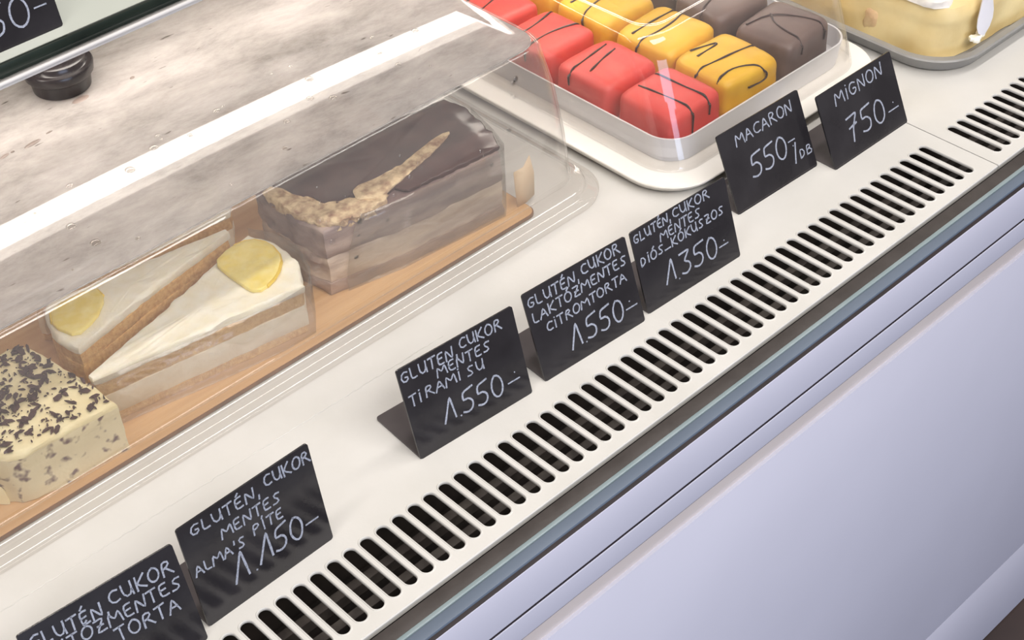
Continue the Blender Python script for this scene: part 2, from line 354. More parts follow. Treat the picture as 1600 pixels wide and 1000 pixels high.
# ------------------------------------------------------------------ clear cake cover
def rl(x0, x1, y0, y1, r, z, n=10): return [(x, y, z) for x, y in rrect(x0, x1, y0, y1, r, n)]
cov = thing('cake_cover', 'long clear plastic cake cover with frosted mottled top over cake slices', 'cake cover', (12, 26, 0.02))
XL = -16.0
bm = BM()
loft(bm, [rl(XL-1.9, 36.7, 13.85, 41.2, 2.9, .03), rl(XL-1.9, 36.75, 13.8, 41.25, 2.95, .30), rl(XL-1.75, 36.6, 13.95, 41.1, 2.8, .42), rl(XL-1.3, 36.1, 14.4, 40.6, 2.5, .45),
          rl(XL-1.2, 36.0, 14.5, 40.5, 2.4, .52), rl(XL-1.15, 35.95, 14.55, 40.45, 2.4, .82), rl(XL-.95, 35.85, 14.75, 40.25, 2.2, .95), rl(XL-.4, 35.6, 15.3, 39.8, 2.0, .97), rl(XL-.25, 35.45, 15.5, 39.6, 1.9, 1.05)])
child('rim', bm, M['rim'], cov)
bm = BM(); lp = []
ZT = 9.5
for t, z in ((0, 1.05), (.03, 1.4), (.19, 3.8), (.36, 5.4), (.55, 6.8), (.76, 7.9), (.957, 8.9)):
    lp.append(rl(XL-.25+.8*t, 35.4-.05*t, 15.5+2.3*t, 39.6-1.3*t, 1.9+.1*t, z))
for a in (15, 30, 45, 60, 75, 90):
    k = 1-math.cos(math.radians(a)); sn = math.sin(math.radians(a))
    lp.append(rl(XL+.55+.6*k, 35.35-.6*k, 17.7+.55*k, 38.3-.6*k, 2.0-.4*k, 8.9+.6*sn))
loft(bm, lp); sw = child('clear_shell', bm, M['clear'], cov, angle=60)
sd = sw.modifiers.new('thickness', 'SOLIDIFY'); sd.thickness = .12*S; sd.offset = -1
bm = BM()
a = rl(XL+1.3, 34.75, 18.22, 37.55, 1.5, ZT); b = rl(XL+2.0, 34.1, 18.85, 36.9, 1.3, ZT); c = rl(XL+2.2, 33.9, 19.05, 36.7, 1.2, ZT+.06); d = c; e = rl(XL+1.3, 34.75, 18.22, 37.55, 1.5, ZT-.1)
loft(bm, [e, a, b, c], True, True); tp = child('top_panel', bm, M['frost'], cov); tp['label'] = 'mottled grey frosted top panel'
# scattered water drops on the shell front and the top
bm = BM()
def drop(c, nrm, r):
    nrm = Vector(nrm).normalized(); u = nrm.cross(Vector((1, 0, .01))).normalized(); v = nrm.cross(u)
    k = random.uniform(.75, 1.2)
    lps = []
    for a in (0, 35, 65, 84):
        ca, sa = math.cos(math.radians(a)), math.sin(math.radians(a))
        lps.append([Vector(c)+(u*math.cos(2*PI*i/12)*k+v*math.sin(2*PI*i/12))*r*ca+nrm*r*.35*sa for i in range(12)])
    loft(bm, lps, True, True)
for _ in range(26):
    x = random.uniform(16, 32); z = random.uniform(4.0, 8.5)
    y = 15.5+2.3*((z-1.05)/8.05)**1.35
    drop((x, y-.03, z), (0, -1, .19), random.uniform(.08, .2))
for _ in range(30):
    drop((random.uniform(0, 31), random.uniform(19.2, 27), ZT+.06), (0, 0, 1), random.uniform(.08, .3))
wd = child('water_drops', bm, M['drop'], cov); wd['kind'] = 'stuff'

for cx, cy, ra, rb, an in ((12.75, 32.3, .55, .27, .1), (8.6, 30.4, .55, .16, .15), (6.95, 30.45, .32, .13, .3), (7.45, 30.5, .12, .08, 0), (16.0, 32.1, .17, .12, .4), (9.8, 30.7, .22, .06, .1)):
    bm = BM()
    lps = [[(cx+(ra*k*math.cos(2*PI*i/16))*math.cos(an)-rb*k*math.sin(2*PI*i/16)*math.sin(an), cy+(ra*k*math.cos(2*PI*i/16))*math.sin(an)+rb*k*math.sin(2*PI*i/16)*math.cos(an), ZT+.061+z) for i in range(16)] for k, z in ((1, 0), (.85, .03), (.4, .05))]
    loft(bm, lps, True, True)
    ds = child('dried_spot', bm, M['spot'], cov); ds['label'] = 'brown dried spot'

# tan board under the cakes
bm = BM(); loft(bm, [rl(XL+.6, 31.6, 15.72, 38.5, .6, .06, 4), rl(XL+.6, 31.6, 15.72, 38.5, .6, .30, 4), rl(XL+.66, 31.54, 15.78, 38.44, .6, .34, 4)], True, True)
bd = thing('cake_board', 'tan wooden-look board beneath the cake slices inside the clear cover', 'board', (10, 26, .06))
child('board', bm, M['wood'], bd)
bm = BM(); loft(bm, [rl(XL+.55, 31.65, 15.66, 38.55, .6, .05, 4), rl(XL+.55, 31.65, 15.66, 38.55, .6, .27, 4), rl(XL+.62, 31.58, 15.74, 38.47, .6, .27, 4), rl(XL+.62, 31.58, 15.74, 38.47, .6, .05, 4)]); child('edge_band', bm, M['woodedge'], bd)
ZB = .36

# ------------------------------------------------------------------ lemon cake slices
def lemon_slice(label, pts, ztop, fruit, seed, wrap=None, mid='mousse'):
    cx = sum(p[0] for p in pts)/len(pts); cy = sum(p[1] for p in pts)/len(pts)
    t = thing('lemon_cake_slice', label, 'cake slice', (cx, cy, ZB), 'lemon cake slices in the clear cover')
    h = ztop-ZB
    def ins(k): return [(cx+(x-cx)*(1-k), cy+(y-cy)*(1-k)) for x, y in pts]
    z = [ZB, ZB+.16*h, ZB+.58*h, ZB+.84*h, ztop]
    bm = BM(); layer(bm, ins(.012), z[0], z[1], .06, .35, .05, 2, seed); o = child('sponge_layer', bm, M['sponge'], t)
    bm = BM(); layer(bm, ins(.004), z[1], z[2], .07, .35, .05, 3, seed+3); child('mousse_layer', bm, M[mid], t)
    bm = BM(); layer(bm, ins(.012), z[2], z[3], .07, .35, .05, 2, seed+5); child('sponge_layer', bm, M['sponge'], t)
    bm = BM(); layer(bm, pts, z[3], z[4], .10, .3, .16, 2, seed+9, .09, 1.4); child('cream_topping', bm, M['cream'], t)
    bm = BM(); fp = smooth_poly(fruit, 1, .2); layer(bm, fp, ztop+.02, ztop+.26, .03, .2, .08, 2, seed+2, .05)
    f = child('lemon_piece', bm, M['lemon'], t)
    bm = BM(); fr_ = fruit[1:7] if len(fruit) > 7 else fruit[:4]; tube(bm, [(x, y, ztop+.14) for x, y in smooth_poly(fr_, 1, .25)[:-2]], .10, 6, 1.2); child('lemon_rind', bm, M['lemonrind'], f)
    if wrap:
        bm = BM(); zt0, zt1 = ZB, ztop+.1
        wp = [(x, y) for x, y in wrap]; loops = []
        for zz in (zt0, zt0+.3*(zt1-zt0), zt0+.6*(zt1-zt0), zt1):
            loops.append([(x+.08*nz(x, y, zz, 1.2), y+.08*nz(y, x, zz, 1.2), zz) for x, y in wp])
        loft(bm, loops, closed=False); wo = child('cellophane_strip', bm, M['wrap'], t)
        s2 = wo.modifiers.new('thickness', 'SOLIDIFY'); s2.thickness = .02*S
    return t
def arcpts(a, b, bulge, n=6):
    out = []
    for i in range(n+1):
        t = i/n; k = 4*t*(1-t)*bulge; dx, dy = b[0]-a[0], b[1]-a[1]; d = math.hypot(dx, dy)
        out.append((a[0]+dx*t+dy/d*k, a[1]+dy*t-dx/d*k))
    return out
LA = [(3.5, 18.9), (3.4, 18.55), (3.7, 18.4)]+arcpts((15.3, 16.75), (15.9, 22.4), .95)
lemon_slice('front lemon cake slice with lemon wedge, beside the dark chocolate cake', LA, 3.65,
            [(12.95, 21.5), (14.3, 22.0), (15.6, 21.8), (16.15, 20.7), (15.85, 19.2), (14.8, 18.2), (13.5, 17.75), (12.95, 18.2), (12.9, 19.8)], 1.0,
            [(2.9, 18.2), (5, 17.85), (8, 17.3), (11, 16.8), (13.5, 16.45), (15.5, 16.42), (16.5, 17.7), (17.1, 19.4), (16.9, 21.4), (16.2, 22.8)])
LB = [(15.6, 24.1), (15.2, 23.5)]+[(10, 22.2)]+arcpts((3.9, 21.3), (4.9, 25.5), -.9)[0:]
LB = [(15.4, 24.2), (15.3, 23.7), (4.3, 21.1)][::-1]+[]
LB = [(4.2, 21.2), (9.5, 22.5), (15.4, 23.6), (15.4, 23.95), (10, 24.9), (4.9, 25.5)]+arcpts((4.9, 25.5), (4.2, 21.2), .55)[1:-1]
lemon_slice('middle lemon cake slice, lemon wedge at its left end, behind the front lemon slice', LB, 3.5,
            [(4.1, 23.4), (4.7, 24.7), (7.4, 24.6), (7.3, 23.4), (6.0, 22.3), (4.6, 21.9)], 4.0, mid='sponge')
LC = [(4.6, 26.6), (4.8, 26.3), (16.6, 25.2)]+arcpts((16.6, 25.2), (17.4, 29.6), .7)[1:]
lemon_slice('rear lemon cake slice, seen faintly through the frosted cover top', LC, 3.5,
            [(14.8, 26.6), (15.4, 27.6), (17.2, 28), (17.2, 26.6), (16, 26)], 8.0)

# ------------------------------------------------------------------ cream slice with chocolate shavings
ST = [(3.35, 16.25), (3.2, 18.5), (2.4, 23.2), (1.6, 23.7), (-6.5, 22.0), (-6.0, 20.8), (-2.4, 16.75), (-1.7, 16.5)]
st = thing('speckled_cake_slice', 'cream cake slice with chocolate shavings on top, far left in the clear cover', 'cake slice', (-1, 20, ZB))
bm = BM(); layer(bm, ST, ZB, 3.25, .10, .3, .06, 6, 21.0, .04, .9); child('cream_body', bm, M['stracside'], st)
bm = BM(); layer(bm, ST, 3.22, 3.62, .10, .3, .22, 2, 21.0, .07, .9); child('cream_topping', bm, M['strac'], st)
bm = BM()
def inside(x, y, poly):
    c = False
    for (x1, y1), (x2, y2) in zip(poly, poly[1:]+poly[:1]):
        if (y1 > y) != (y2 > y) and x < (x2-x1)*(y-y1)/(y2-y1)+x1: c = not c
    return c
n = 0
STi = [(-.6+(x+.6)*.95, 19.8+(y-19.8)*.95) for x, y in ST]
while n < 560:
    x = random.uniform(-6, 3.3); y = random.uniform(16.4, 23.5)
    if not inside(x, y, STi): continue
    cl = nz(x, y, 4, .9)
    if cl < -.12 and random.random() < .4: continue
    n += 1
    L_ = random.choice((.04, .05, .06, .08, .10, .14, .16, .22, .28, .34)) ; W_ = L_*random.uniform(.28, .6); a = random.uniform(0, PI); tl = random.uniform(-.3, .55)
    ux, uy = math.cos(a), math.sin(a); pts = []
    for k, (du, dv) in enumerate(((-1, -.2), (-.3, -1), (.5, -.7), (1, .2), (.4, .9), (-.5, .7))):
        du *= L_*random.uniform(.7, 1.15); dv *= W_*random.uniform(.7, 1.2)
        pts.append((x+ux*du-uy*dv, y+uy*du+ux*dv, 3.70+tl*du*.6+.02*k % .03))
    loft(bm, [pts, [(p[0], p[1], p[2]+.05) for p in pts]], True, True)
fk = child('chocolate_shavings', bm, M['flake'], st, smooth=False); fk['kind'] = 'stuff'
bm = BM(); layer(bm, [(-3.6, 17.9), (-2.9, 17.2), (-2.6, 17.9), (-3.0, 18.8), (-3.9, 18.9)], ZB, 1.5, .15, .25, .3, 3, 30.0); child('cream_lump', bm, M['strac'], st)

# ------------------------------------------------------------------ chocolate cake
CH = [(29.9, 16.75), (30.6, 18.4), (31.4, 21.4), (31.2, 23.2), (18.6, 24.7), (17.75, 24.0), (17.75, 20.3), (18.1, 18.3), (22.9, 17.3)]
ch = thing('chocolate_cake_slice', 'large chocolate glazed cream cake piece at the right end of the clear cover', 'cake slice', (24, 20, ZB))
bm = BM(); layer(bm, CH, ZB, 1.15, .10, .35, .05, 2, 41.0); child('chocolate_base', bm, M['chocbase'], ch)
bm = BM(); layer(bm, [(24+(x-24)*.99, 20+(y-20)*.99) for x, y in CH], 1.15, 2.9, .12, .35, .08, 4, 43.0); child('cream_layer', bm, M['chocmid'], ch)
bm = BM(); layer(bm, CH, 2.9, 4.85, .12, .35, .15, 4, 47.0); child('chocolate_layer', bm, M['chocup'], ch)
GL = [(18.75, 24.55), (31.15, 23.0), (31.4, 21.2), (30.7, 18.4), (30.0, 16.98), (26.4, 17.3), (23.6, 17.6), (23.2, 18.3), (21.6, 18.5), (20.9, 19.5), (20.1, 19.3), (19.4, 19.9), (19.5, 20.9), (18.7, 21.6), (18.6, 22.8)]
bm = BM(); layer(bm, GL, 4.84, 5.12, .09, .25, .1, 1, 51.0, .03, 2.0); child('chocolate_glaze', bm, M['glaze'], ch)
bm = BM()
layer(bm, smooth_poly([(17.75, 23.4), (18.5, 23.5), (18.7, 21.8), (19.4, 21.0), (19.3, 20.0), (20.0, 19.2), (20.9, 19.4), (21.4, 18.6), (22.6, 18.3), (22.0, 17.6), (18.4, 18.2), (17.8, 20.3)], 1), 4.5, 5.16, .16, .2, .15, 2, 55.0, .16, 2.6)
child('torn_crumb_edge', bm, M['crumb'], ch)
bm = BM(); layer(bm, smooth_poly([(20.9, 18.8), (21.9, 18.1), (24.5, 18.6), (27.5, 19.4), (29.2, 20.1), (28.2, 20.3), (25.2, 19.7), (22.8, 19.6), (21.4, 19.9)], 1), 5.05, 5.22, .12, .2, .08, 1, 57.0, .06, 2.4); child('pale_smear', bm, M['crumb'], ch)  # pale, slightly raised band across the glaze
bm = BM(); wl = []
for zz in (ZB, 1.5, 3.0, 4.4, 5.1):
    wl.append([(x+.06*nz(x, zz, 2, 1.0), y+.15+.03*nz(x, zz, 5, .8), zz+(.0 if zz < 5 else .25*nz(x, 1, 0, .6))) for x, y in
               [(19.0+1.2*max(0, zz-2)/3, 17.75), (20.5, 17.45), (22.5, 17.05), (25, 16.85), (27.5, 16.62), (29.9, 16.42), (30.35, 16.8), (30.9, 18.3), (31.6, 21.0)]])
loft(bm, wl, closed=False); wo = child('cellophane_strip', bm, M['wrap'], ch); s2 = wo.modifiers.new('thickness', 'SOLIDIFY'); s2.thickness = .02*S
# scrap of wax paper standing at the right end of the chocolate cake
bm = BM(); loft(bm, [[(31.0, 16.7, ZB), (31.7, 16.65, ZB), (32.6, 16.9, ZB), (33.0, 17.4, ZB+.3)], [(31.0, 16.85, 1.6), (31.8, 16.8, 1.8), (32.7, 17.0, 1.9), (33.1, 17.5, 1.4)], [(31.05, 17.0, 2.7), (31.8, 16.95, 2.75), (32.5, 17.15, 3.15), (32.7, 17.5, 2.1)]], closed=False)
wp = link('wax_paper', bm, M['paper'], origin=(31.5, 17, ZB)); s2 = wp.modifiers.new('thickness', 'SOLIDIFY'); s2.thickness = .03*S
tag(wp, 'beige scrap of wax paper standing beside the chocolate cake', 'paper')

# ------------------------------------------------------------------ black jar on the cover top
JX, JY = 12.8, 34.25
jr = thing('jar', 'small black lidded jar standing on the cake cover under the glass shelf', 'jar', (JX, JY, 9.58))
bm = BM(); lathe(bm, JX, JY, [(1.5, 9.58), (1.62, 9.63), (1.70, 10.30), (1.72, 10.42)]); child('body', bm, M['blackjar'], jr)
bm = BM(); lathe(bm, JX, JY, [(1.72, 10.42), (1.84, 10.45), (1.92, 10.55), (1.98, 11.00), (1.92, 11.10), (1.68, 11.12), (1.62, 11.18), (1.58, 11.45), (1.5, 11.52), (1.3, 11.54), (1.2, 11.46), (.2, 11.46)]); child('lid', bm, M['blackjar'], jr)

# ------------------------------------------------------------------ iced cubes under the clear lid
PX0, PX1, PY0, PY1 = 37.4, 59.1, 9.95, 38.5
pl = thing('serving_plate', 'white rectangular serving plate under the iced cake cubes', 'plate', (48, 24, 0))
bm = BM(); loft(bm, [rl(PX0+.75, PX1-.75, PY0+.75, PY1-.75, 3.2, .01), rl(PX0+.4, PX1-.4, PY0+.5, PY1-.4, 3.3, .1), rl(PX0+.05, PX1-.05, PY0+.05, PY1-.05, 3.5, .6), rl(PX0, PX1, PY0, PY1, 3.5, .70), rl(PX0+.03, PX1-.03, PY0+.03, PY1-.03, 3.5, .76), rl(PX0+.15, PX1-.15, PY0+.15, PY1-.15, 3.4, .78)], True, True)
child('plate', bm, M['plate'], pl)
tr = thing('mignon_tray', 'cool white open tray holding the iced cake cubes', 'tray', (48.5, 24, .8))
bm = BM(); loft(bm, [rl(39.85, 57.1, 12.3, 36.2, 1.8, .80), rl(39.55, 57.35, 12.15, 36.4, 1.9, 2.35), rl(39.5, 57.4, 12.1, 36.45, 1.95, 2.6), rl(39.62, 57.28, 12.22, 36.3, 1.85, 2.6), rl(39.72, 57.15, 12.34, 36.0, 1.5, 1.2)], True, True)
child('tray', bm, M['tray'], tr)
ld = thing('clear_lid', 'clear plastic lid covering the red, yellow and brown iced cubes', 'lid', (48.5, 24, .8))
bm = BM(); lp = [rl(38.75, 58.0, 11.3, 37.3, 2.5, .80), rl(38.85, 57.9, 11.35, 37.2, 2.4, .95)]
for t, z in ((0, 1.22), (.15, 2.2), (.5, 4.6), (.9, 7.3)):
    lp.append(rl(38.95+.35*t, 57.85-.5*t, 11.4+2.6*t, 37.1-1.5*t, 2.3-.3*t, z*1.16-.2))
for a in (25, 50, 75, 90):
    k = 1-math.cos(math.radians(a)); s = math.sin(math.radians(a)); lp.append(rl(39.3+.7*k, 57.32-.7*k, 13.95+.7*k, 35.5-.7*k, 2.1-.4*k, 8.45+.6*s))
lp += [rl(40.5, 56.1, 15.2, 34.3, 1.5, 9.05), rl(40.8, 55.8, 15.5, 34.0, 1.4, 8.9)]
loft(bm, lp, False, True); lo = child('shell', bm, M['lid'], ld, angle=60); s2 = lo.modifiers.new('thickness', 'SOLIDIFY'); s2.thickness = .1*S; s2.offset = -1

def cube_mesh(w_, d_, h_, seed):
    bm = BM(); bmesh.ops.create_cube(bm, size=2.0); bmesh.ops.subdivide_edges(bm, edges=bm.edges[:], cuts=11, use_grid_fill=True)
    for v in bm.verts:
        p = v.co; q = []
        n_ = 8.0
        r = (abs(p.x)**n_+abs(p.y)**n_+abs(p.z)**n_)**(1/n_)
        p = p/r
        x, y, z = p.x*w_/2, p.y*d_/2, p.z*h_/2
        k = 1-.035*(z/h_+.5)
        x *= k; y *= k
        if z > 0: z -= .05*(x*x/(w_*w_)+y*y/(d_*d_))*h_
        e = .06*nz(x+seed, y, z, .55)+.03*nz(x, y+seed, z, 1.5)
        v.co = Vector((x*(1+e*.35), y*(1+e*.35), max(0, z+h_/2+e*.6)))
    return bm
def surf(x, y, w_, d_, h_):
    """point on a cube's skin above the plan point, folding down the sides past the top edge"""
    hx, hy = w_/2*.955, d_/2*.955
    z = h_; ox = abs(x)-hx; oy = abs(y)-hy
    if ox > 0: z = h_-.45-ox; x = math.copysign(hx+.14, x)
    elif oy > 0: z = h_-.45-oy; y = math.copysign(hy+.14, y)
    else:
        mm = min(-ox, -oy)
        if mm < .5: z = h_-.42*(1-mm/.5)**2
        z -= .05*(x*x/(w_*w_)+y*y/(d_*d_))*h_
    return (x, y, z+.015)
rows = [14.85, 20.15, 25.5, 30.8]; cols = [42.3, 47.8, 53.4]
names = ['red', 'yellow', 'brown']; fond = [M['red'], M['yellow'], M['brown']]
where = ['nearest the lid front', 'second row from the lid front', 'third row from the lid front', 'last row at the lid back']
LINES = {(0, 0): [[(-.9, 1.8), (-.75, .2), (-.6, -1.6), (-.6, -3.6)], [(.9, 2.1), (.85, 0), (1.0, -1.7), (.95, -3.0)]],
         (0, 1): [[(-3.0, .9), (-1.5, 1.0), (0, 1.25), (1.4, 1.5)], [(-1.6, -.1), (0, .4), (1.4, .7)]],
         (1, 0): [[(-2.6, .2), (-1.2, .0), (.8, -.1), (2.6, -.3)], [(-2.4, -1.5), (-.6, -1.2), (1.0, -2.3), (1.1, -3.0), (-.6, -2.9)], [(-1.2, 2.0), (1.2, 1.4), (-1.4, 1.2)]],
         (2, 0): [[(-1.8, 1.6), (.3, 1.2), (1.5, -1.2), (1.4, -2.9)], [(-1.2, -2.8), (-.8, 0), (.3, 1.2)]]}
SZ = [(4.95, 4.7, 2.75), (5.1, 4.95, 2.85), (5.0, 4.6, 2.95)]
for ci in range(3):
    for ri in range(4):
        w_, d_, h_ = SZ[ci]; x, y = cols[ci]+(.22 if ci == ri == 0 else 0), rows[ri]+(.18 if ri == 0 else 0)
        t = thing('iced_cake_cube', f'{names[ci]} iced cake cube with dark drizzle, {where[ri]}' if ci < 2 else f'brown chocolate iced cake cube with dark drizzle, {where[ri]}', 'cake', (x, y, 1.21), 'iced cake cubes under the clear lid')
        rot = [.02, -.05, .08][ci]*(1 if ri % 2 == 0 else -1.2)
        bm = cube_mesh(w_, d_, h_, ci*7+ri*3)
        R = Matrix.Rotation(rot, 4, 'Z'); T = Matrix.Translation((x, y, 1.21))
        bmesh.ops.transform(bm, matrix=T @ R, verts=bm.verts); child('icing', bm, fond[ci], t, angle=180)
        ln = LINES.get((ci, ri)) or [[(-2.9, random.uniform(-1, 1)), (0, random.uniform(-.6, .6)), (2.9, random.uniform(-1, 1))], [(-2.0, random.uniform(.8, 1.6)), (0, random.uniform(1, 1.8)), (2.4, random.uniform(.8, 1.9))]]
        bm = BM()
        for l in ln:
            for _ in range(2): l = [l[0]]+[q for a_, b_ in zip(l, l[1:]) for q in ((a_[0]*.75+b_[0]*.25, a_[1]*.75+b_[1]*.25), (a_[0]*.25+b_[0]*.75, a_[1]*.25+b_[1]*.75))]+[l[-1]]
            pp = []
            for (x1, y1), (x2, y2) in zip(l, l[1:]):
                for i in range(6): pp.append(surf(x1+(x2-x1)*i/6, y1+(y2-y1)*i/6, w_, d_, h_))
            tube(bm, pp, lambda q: .055+.035*math.sin(q*7+ci)**2, 7, .75)
        bmesh.ops.transform(bm, matrix=T @ R, verts=bm.verts); child('drizzle', bm, M['drizzle'], t)

# ------------------------------------------------------------------ grey tray with the big pale cake
gt = thing('grey_tray', 'grey melamine tray under the large pale yellow cake', 'tray', (72, 20, 0))
bm = BM(); loft(bm, [rl(60.6, 90, 7.0, 36, 3.0, .01), rl(60.2, 90.3, 6.6, 36.4, 3.4, .12), rl(59.75, 90.8, 6.2, 36.8, 3.8, .9), rl(59.65, 90.9, 6.1, 36.9, 3.8, 1.02), rl(59.75, 90.8, 6.2, 36.8, 3.7, 1.12), rl(60.2, 90.4, 6.65, 36.4, 3.4, 1.10), rl(60.6, 90, 7.0, 36, 3.1, .4)], True, True)
child('tray', bm, M['greytray'], gt)
gc = thing('yellow_cake', 'large pale yellow cake with wrinkled white top on the grey tray', 'cake', (72, 18, .42))
CK = smooth_poly([(61.0, 17.5), (61.0, 10.3), (61.6, 8.2), (63.4, 7.3), (70, 7.3), (80, 7.6), (82, 12), (81, 30), (62, 31)], 2, .22)
bm = BM(); layer(bm, CK, .42, 4.2, .22, .5, .9, 6, 71.0, .25, .35, .10); child('cake_body', bm, M['curd'], gc)
bm = BM(); layer(bm, smooth_poly([(61.5, 16.5), (61.3, 10.0), (61.6, 8.8), (62.5, 8.3), (65.5, 9.4), (78, 9.4), (79, 28), (64, 29)], 1), 3.95, 4.5, .3, .4, .2, 2, 75.0, .3, .8); child('white_top', bm, M['meringue'], gc)
bm = BM(); layer(bm, smooth_poly([(61.02, 13.2), (61.3, 12.8), (61.6, 13.0), (61.4, 13.9), (61.05, 13.9)], 1), .5, 2.4, .15, .25, .3, 4, 79.0); child('browned_streak', bm, M['curdbrown'], gc)
sp = thing('cake_knife', 'white oval plastic blade leaning on the front of the yellow cake', 'utensil', (64.6, 6.9, 1.2))
bm = BM(); prof = [(0, .14), (.35, .42), (.9, .58), (1.5, .58), (2.2, .46), (2.9, .36), (3.6, .32), (4.4, .30)]
lps = []
for s_, hw in prof:
    hw *= 1.6; zz = 1.75+s_*.86; yy = 6.78+s_*.16; xx = 64.45+s_*.18
    lps.append([(xx-hw, yy, zz), (xx, yy-.08, zz), (xx+hw, yy, zz), (xx+hw*.9, yy+.1, zz), (xx, yy+.06, zz), (xx-hw*.9, yy+.1, zz)])
loft(bm, lps, True, True); child('blade', bm, M['whiteplastic'], sp)
bm = BM()
for i in range(9):
    x = 64.2+random.uniform(-.55, .7); y = 7.0+random.uniform(-.1, .2); z = 1.25+random.uniform(0, .35); r = random.uniform(.12, .3)
    layer(bm, [(x+r*math.cos(k*PI/3), y+r*math.sin(k*PI/3)) for k in range(6)], z, z+r*1.1, .06, .15, r*.3, 2, i)
cr = link('cream_crumbs', bm, M['cream'], origin=(64.2, 7, 1.2)); cr['kind'] = 'stuff'; tag(cr, 'white cream crumbs below the white oval blade', 'crumbs')

# ------------------------------------------------------------------ price cards
O = [(.5+.5*math.cos(math.radians(90+i*24)), .5+.5*math.sin(math.radians(90+i*24))) for i in range(16)]
FONT = {
 'A': [[(0, 0), (.5, 1), (1, 0)], [(.2, .38), (.82, .38)]], 'B': [[(.1, 0), (.1, 1), (.7, .95), (.8, .75), (.6, .55), (.1, .5)], [(.6, .53), (.95, .3), (.8, .05), (.1, 0)]],
 'C': [[(.95, .85), (.6, 1), (.25, .85), (.05, .5), (.2, .12), (.55, 0), (.95, .12)]], 'D': [[(.1, 0), (.1, 1), (.6, .92), (.95, .55), (.75, .15), (.1, 0)]],
 'E': [[(.9, .97), (.1, 1), (.1, 0), (.95, .03)], [(.1, .52), (.75, .54)]], 'É': [[(.9, .97), (.1, 1), (.1, 0), (.95, .03)], [(.1, .52), (.75, .54)], [(.4, 1.14), (.7, 1.36)]],
 'G': [[(.92, .85), (.6, 1), (.2, .85), (.03, .45), (.25, .05), (.65, .02), (.95, .2), (.95, .48), (.55, .46)]], 'I': [[(.5, 0), (.5, 1)]], 'Í': [[(.5, 0), (.5, 1)], [(.45, 1.14), (.75, 1.36)]],
 'i': [[(.5, 0), (.5, .82)], [(.5, 1.05), (.54, 1.1)]], 'K': [[(.1, 0), (.1, 1)], [(.9, 1), (.12, .45), (.95, 0)]], 'L': [[(.12, 1), (.1, 0), (.9, .03)]],
 'M': [[(0, 0), (.12, 1), (.5, .35), (.86, 1), (1, 0)]], 'N': [[(.05, 0), (.1, 1), (.85, 0), (.95, 1.05)]], 'O': [O], 'Ó': [O, [(.45, 1.14), (.75, 1.36)]],
 'P': [[(.1, 0), (.1, 1), (.75, .95), (.88, .72), (.6, .5), (.1, .48)]], 'R': [[(.1, 0), (.1, 1), (.72, .96), (.82, .74), (.55, .54), (.1, .5)], [(.42, .5), (1, 0)]],
 'S': [[(.9, .88), (.55, 1), (.2, .85), (.25, .6), (.75, .42), (.85, .15), (.5, 0), (.1, .1)]], 'T': [[(0, .97), (1, 1)], [(.5, 1), (.48, 0)]],
 'U': [[(.08, 1), (.1, .3), (.35, 0), (.7, .05), (.9, .35), (.92, 1)], [(.92, .4), (.96, 0)]], 'Z': [[(.05, .97), (.92, 1), (.08, 0), (.98, .03)], [(.25, .5), (.78, .5)]],
 '0': [[(.5+.46*math.cos(math.radians(100+i*24)), .5+.5*math.sin(math.radians(100+i*24))) for i in range(16)]],
 '1': [[(-.55, -.04), (.62, 1), (.88, 0)]], '3': [[(.05, .97), (.95, 1), (.4, .58), (.85, .45), (.9, .18), (.5, 0), (.08, .12)]],
 '5': [[(1.05, 1.03), (.2, .95), (.12, .56), (.55, .62), (.9, .4), (.8, .1), (.4, 0), (.02, .1)]], '7': [[(.0, .92), (.95, 1), (.45, .45), (.3, -.1)], [(.12, .5), (.8, .58)]],
 ',': [[(.5, .14), (.35, -.22)]], '.': [[(.42, .0), (.58, .05)]], '-': [[(0, .1), (1, .1)]], '/': [[(.1, -.05), (.9, 1.05)]], "'": [[(.5, 1.05), (.4, .72)]]}
WID = {'I': .35, 'Í': .35, 'i': .35, ',': .35, '.': .35, "'": .35, '/': .5, 'M': 1.25, '1': 1.0, 'L': .8, 'E': .8, 'É': .8, 'T': .9, '-': 1.0}
def ribbon(bm, pts, hw):
    """a flat chalk stroke in card coordinates, a hair above the face"""
    pts = [Vector((p[0], p[1], 0)) for p in pts]; n = len(pts); rows_ = []
    for i, p in enumerate(pts):
        t = pts[min(i+1, n-1)]-pts[max(i-1, 0)]
        if t.length < 1e-6: t = Vector((1, 0, 0))
        t.normalize(); nn = Vector((-t.y, t.x, 0)); k = hw*(1+.22*nz(p.x*3, p.y*3, 1.3, 2))
        e = t*(-hw*.7 if i == 0 else hw*.7 if i == n-1 else 0)
        rows_.append((p+e+nn*k, p+e-nn*k))
    V = [[bm.verts.new((q.x, q.y, z)) for q in r for z in (.0, .018)] for r in rows_]
    for a, b in zip(V, V[1:]):
        bm.faces.new((a[1], a[3], b[3], b[1])); bm.faces.new((a[0], a[1], b[1], b[0])); bm.faces.new((a[3], a[2], b[2], b[3]))
